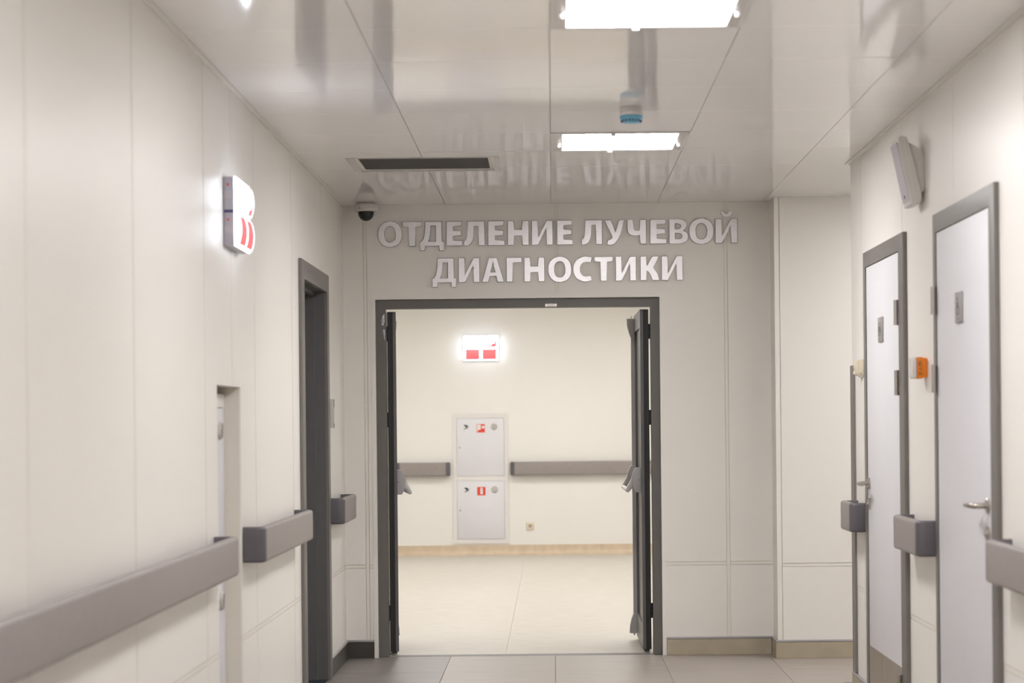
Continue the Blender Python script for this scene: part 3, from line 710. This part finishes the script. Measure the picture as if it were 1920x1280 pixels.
t = thing('name_plate', (XL, 11.19, 1.30), 'small bowed aluminium name plate beside the dark doorway', 'name plate')
bow = [(11.10 + 0.18 * k / 10, 0.004 + 0.020 * math.sin(PI * k / 10) ** .7 if 0 < k < 10 else 0.004) for k in range(11)]
prism('plate_profile', [[(u, n) for u, n in bow] + [(11.28, 0.0012), (11.10, 0.0012)]], 1.302, 1.452, M['alu'], t, lambda u, n, d: (XL + n, u, d), smooth=True)
for z0_, z1_ in ((1.410, 1.4523), (1.3017, 1.325)):
    prism('end_clip', [[(u, n + 0.0016) for u, n in bow[5:]] + [(11.281, 0.002), (11.19, .014)]], z0_, z1_, M['black'], t, lambda u, n, d: (XL + n, u, d))

for k, (ya, lab) in enumerate(((9.800, 'cream wall device next to the white door casing'), (9.905, 'cream wall device next to the corner guard'))):
    t = thing('wall_switch', (XR, ya + 0.04, 1.515), lab, 'switch', 'cream wall devices')
    box('mount_plate', (ya, 1.515, -0.010), (ya + 0.080, 1.598, -0.0008), M['cream'], t, PR, bevel=0.003)
    q = (0.68, 1.0)[k]
    prism('cover', [[(0.0102, 1.520), (0.022 * q, 1.523), (0.032 * q, 1.540), (0.036 * q, 1.565), (0.034 * q, 1.582), (0.026 * q, 1.594), (0.0102, 1.596)]], ya + .008, ya + 0.072, M['cream'], t,
          lambda u, v, d: (XR - u, d, v), bevel=0.003)
    box('button', (ya + 0.025, 1.528, -0.036 * q - .003), (ya + 0.055, 1.545, -0.028 * q), M['cream'], t, PR, bevel=0.002)

t = thing('call_lamp', (XR, 8.245, 1.474), 'orange wall unit with clear front and black numbers', 'call unit')
base = box('orange_base', (8.205, 1.477, -0.018), (8.285, 1.553, -0.0008), M['orange'], t, PR, bevel=0.003)
bd = box('orange_body', (8.200, 1.473, -0.040), (8.290, 1.556, -0.018), M['orange'], t, PR, bevel=0.003)
box('clear_cover', (8.203, 1.474, -0.057), (8.287, 1.555, -0.040), M['clear'], t, PR, bevel=0.006)
for zz in (1.489, 1.505, 1.521, 1.537):
    box('cover_rib', (8.2005, zz, -0.054), (8.203, zz + .003, -0.042), M['plastic'], t, PR)
text_mesh('number_print', '31.1.191', 0.0165, M['print'], bd, lambda a, b, d: (XR - 0.029 - b, 8.1995 - d, 1.514 + a))

cg = prism('corner_guard', [[(XR - .008, 10.160), (XR - .010, 10.166), (XR - .010, YC + .004), (XR - .004, YC + .010), (XR + .058, YC + .010), (XR + .058, YC + .0005), (XR - .0005, YC + .0005), (XR - .0005, 10.160)]], 0.105, 1.577, M['frame'])
setp(cg, 'grey vertical corner guard on the outside corner of the right wall', 'corner guard')

# ------------------------------------------------------------------ wall loudspeaker
t = thing('wall_speaker', (XR, 8.29, 2.14), 'white wall loudspeaker tilted downwards high on the right wall', 'loudspeaker')
def SP(zx, zy, d): return (XR - (752 - zx) / 8 / 483.0, d, CAM_Z + (793 - 6.5 - (240 + zy / 8)) / 483.0)
slab = [(335, 160), (405, 130), (470, 150), (500, 215), (548, 420), (595, 610), (645, 820), (690, 1005), (702, 1090), (668, 1150), (590, 1166), (535, 1158), (470, 850), (400, 520), (362, 330)]
sl = prism('speaker_cabinet', [slab], 8.205, 8.375, M['plastic'], t, SP, bevel=0.006)
gr = [(337, 230), (362, 335), (402, 525), (470, 850), (524, 1095), (513, 1097), (460, 852), (392, 527), (352, 337), (327, 232)]
prism('speaker_grille', [gr], 8.217, 8.363, M['lilac'], t, SP)
prism('speaker_seam', [[(423, 140), (428, 140), (470, 400), (532, 700), (601, 1160), (596, 1160), (527, 700), (465, 400)]], 8.2042, 8.2055, M['strip'], sl, SP)
rear = prism('speaker_back', [[(505, 222), (600, 270), (690, 330), (738, 390), (749, 450), (751, 900), (738, 955), (692, 998), (645, 812), (597, 605)]], 8.222, 8.358, M['plastic'], t, SP, bevel=0.003)
for k in range(13):
    zy = 520 + k * 30
    prism('heat_rib', [[(655, zy), (748, zy - 4), (748, zy + 6), (655, zy + 9)]], 8.2205, 8.2221, M['strip'], rear, SP)
prism('bracket_screw', [[(530, 222), (600, 272), (606, 262), (536, 212)]], 8.28, 8.29, M['red'], t, SP)
prism('maker_mark', [[(452, 1018), (466, 1068), (457, 1070), (443, 1020)]], 8.228, 8.240, M['indigo'], t, SP)

# ------------------------------------------------------------------ brushed metal lettering over the doorway
def ell(cx_, cy_, rx, ry, n=36, p=2.25):
    out = []
    for k in range(n):
        a = 2 * PI * k / n; c_, s_ = math.cos(a), math.sin(a)
        out.append((cx_ + rx * math.copysign(abs(c_) ** (2 / p), c_), cy_ + ry * math.copysign(abs(s_) ** (2 / p), s_)))
    return out
def arc(cx_, cy_, rx, ry, a0, a1, n=10):
    return [(cx_ + rx * math.cos(math.radians(a0 + (a1 - a0) * k / n)), cy_ + ry * math.sin(math.radians(a0 + (a1 - a0) * k / n))) for k in range(n + 1)]
I_ = [(0, 0), (.26, 0), (.46, .42), (.53, .58), (.615, .76), (.61, .45), (.61, 0), (.86, 0), (.86, 1), (.61, 1), (.40, .57), (.33, .43), (.245, .24), (.25, .5), (.25, 1), (0, 1)]
G = {
 'О': (.99, [ell(.495, .495, .495, .525), ell(.495, .495, .225, .325)[::-1]]),
 'Т': (.79, [[(.265, 0), (.525, 0), (.525, .80), (.79, .80), (.79, 1), (0, 1), (0, .80), (.265, .80)]]),
 'Д': (1.0, [[(.02, -.19), (.21, -.19), (.23, 0), (.79, 0), (.80, -.19), (.985, -.19), (1.0, .185), (.91, .185), (.91, 1), (.22, 1), (.22, .74), (.20, .52), (.16, .33), (.10, .22), (.06, .185), (0, .185)],
            [(.35, .19), (.40, .32), (.435, .5), (.45, .68), (.455, .82), (.65, .82), (.65, .19)]]),
 'Е': (.66, [[(0, 0), (.66, 0), (.66, .195), (.255, .195), (.255, .415), (.61, .415), (.61, .605), (.255, .605), (.255, .81), (.63, .81), (.63, 1), (0, 1)]]),
 'Л': (.87, [[(.615, 0), (.87, 0), (.87, 1), (.165, 1), (.165, .55), (.15, .34), (.115, .235), (.06, .2), (0, .185), (.02, 0), (.10, -.012), (.20, .01), (.30, .08), (.37, .2), (.40, .36), (.41, .55), (.41, .81), (.615, .81)]]),
 'Н': (.86, [[(0, 0), (.255, 0), (.255, .405), (.605, .405), (.605, 0), (.86, 0), (.86, 1), (.605, 1), (.605, .61), (.255, .61), (.255, 1), (0, 1)]]),
 'И': (.86, [I_]),
 'Й': (.86, [I_]),
 'У': (.86, [[(0, 1), (.28, 1), (.43, .58), (.475, .43), (.52, .58), (.62, 1), (.86, 1), (.68, .42), (.60, .22), (.51, .08), (.40, -.01), (.26, -.035), (.12, -.02), (.15, .165), (.26, .17), (.33, .21), (.37, .29), (.355, .34)]]),
 'Ч': (.79, [[(.54, 0), (.79, 0), (.79, 1), (.54, 1), (.54, .55), (.45, .525), (.36, .53), (.285, .57), (.255, .66), (.255, 1), (0, 1), (0, .62), (.03, .48), (.12, .375), (.26, .335), (.42, .35), (.54, .38)]]),
 'В': (.80, [[(0, 0)] + arc(.46, .275, .34, .28, -90, 48) + [(.60, .52)] + arc(.44, .745, .30, .262, -20, 90) + [(0, 1.0)],
             [(.25, .19)] + [(.25, .42)] + arc(.40, .305, .145, .115, 90, -90), [(.25, .60), (.25, .815)] + arc(.37, .708, .125, .107, 90, -90)]),
 'Г': (.64, [[(0, 0), (.255, 0), (.255, .80), (.64, .80), (.64, 1), (0, 1)]]),
 'А': (.91, [[(0, 0), (.26, 0), (.325, .235), (.585, .235), (.645, 0), (.91, 0), (.62, 1), (.29, 1)], [(.36, .41), (.425, .64), (.455, .80), (.485, .64), (.55, .41)]]),
 'С': (.80, [arc(.50, .495, .50, .525, 62, 298, 24) + [(.77, .045), (.725, .225), (.66, .20), (.585, .19)] + arc(.545, .495, .28, .315, 262, 98, 18) + [(.60, .80), (.68, .785), (.725, .765), (.78, .955)]]),
 'К': (.80, [[(0, 0), (.25, 0), (.25, .42), (.30, .41), (.36, .36), (.44, .2), (.50, 0), (.80, 0), (.70, .27), (.60, .45), (.50, .53), (.60, .66), (.78, 1), (.50, 1), (.37, .74), (.30, .62), (.25, .60), (.25, 1), (0, 1)]]),
}
sg = thing('department_sign', (0.04, YE, 2.08), 'brushed metal lettering in two lines above the double doorway', 'sign')
K = 1 / 4.5714
def zx(z, y): return ((640 + z * K - 1036) + (793 - y) * 0.010) / 332.0
CAPH = 0.1375
rows = [('ОТДЕЛЕНИЕ', [316, 525, 672, 900, 1048, 1258, 1425, 1632, 1848], [522, 690, 882, 1038, 1230, 1400, 1607, 1812, 1983], 440, 2.3205),
        ('ЛУЧЕВОЙ', [2056, 2251, 2449, 2646, 2808, 2979, 3204], [2236, 2429, 2613, 2786, 2974, 3191, 3394], 440, 2.3205),
        ('ДИАГНОСТИКИ', [778, 1005, 1205, 1415, 1567, 1772, 1988, 2170, 2351, 2562, 2744], [985, 1187, 1395, 1547, 1742, 1973, 2154, 2328, 2526, 2729, 2926], 508, 2.1135)]
for s_, ls, rs, yy, zb in rows:
    for ch, a, b in zip(s_, ls, rs):
        w_, cs_ = G[ch]; xa, xb = zx(a, yy), zx(b, yy); kx = (xb - xa) / w_
        if ch == 'Д': pass
        con = [[(xa + p[0] * kx, zb + p[1] * CAPH) for p in c] for c in cs_]
        bm = bmesh.new(); add_prism(bm, con, -0.012, -0.0008, PE, bevel=0.0016, seg=1)
        if ch == 'Й':
            br = arc(.43, 1.30, .23, .24, 180, 360, 14) + arc(.43, 1.29, .10, .10, 360, 180, 10)
            add_prism(bm, [[(xa + p[0] * kx, zb + p[1] * CAPH) for p in br]], -0.011, -0.0008, PE)
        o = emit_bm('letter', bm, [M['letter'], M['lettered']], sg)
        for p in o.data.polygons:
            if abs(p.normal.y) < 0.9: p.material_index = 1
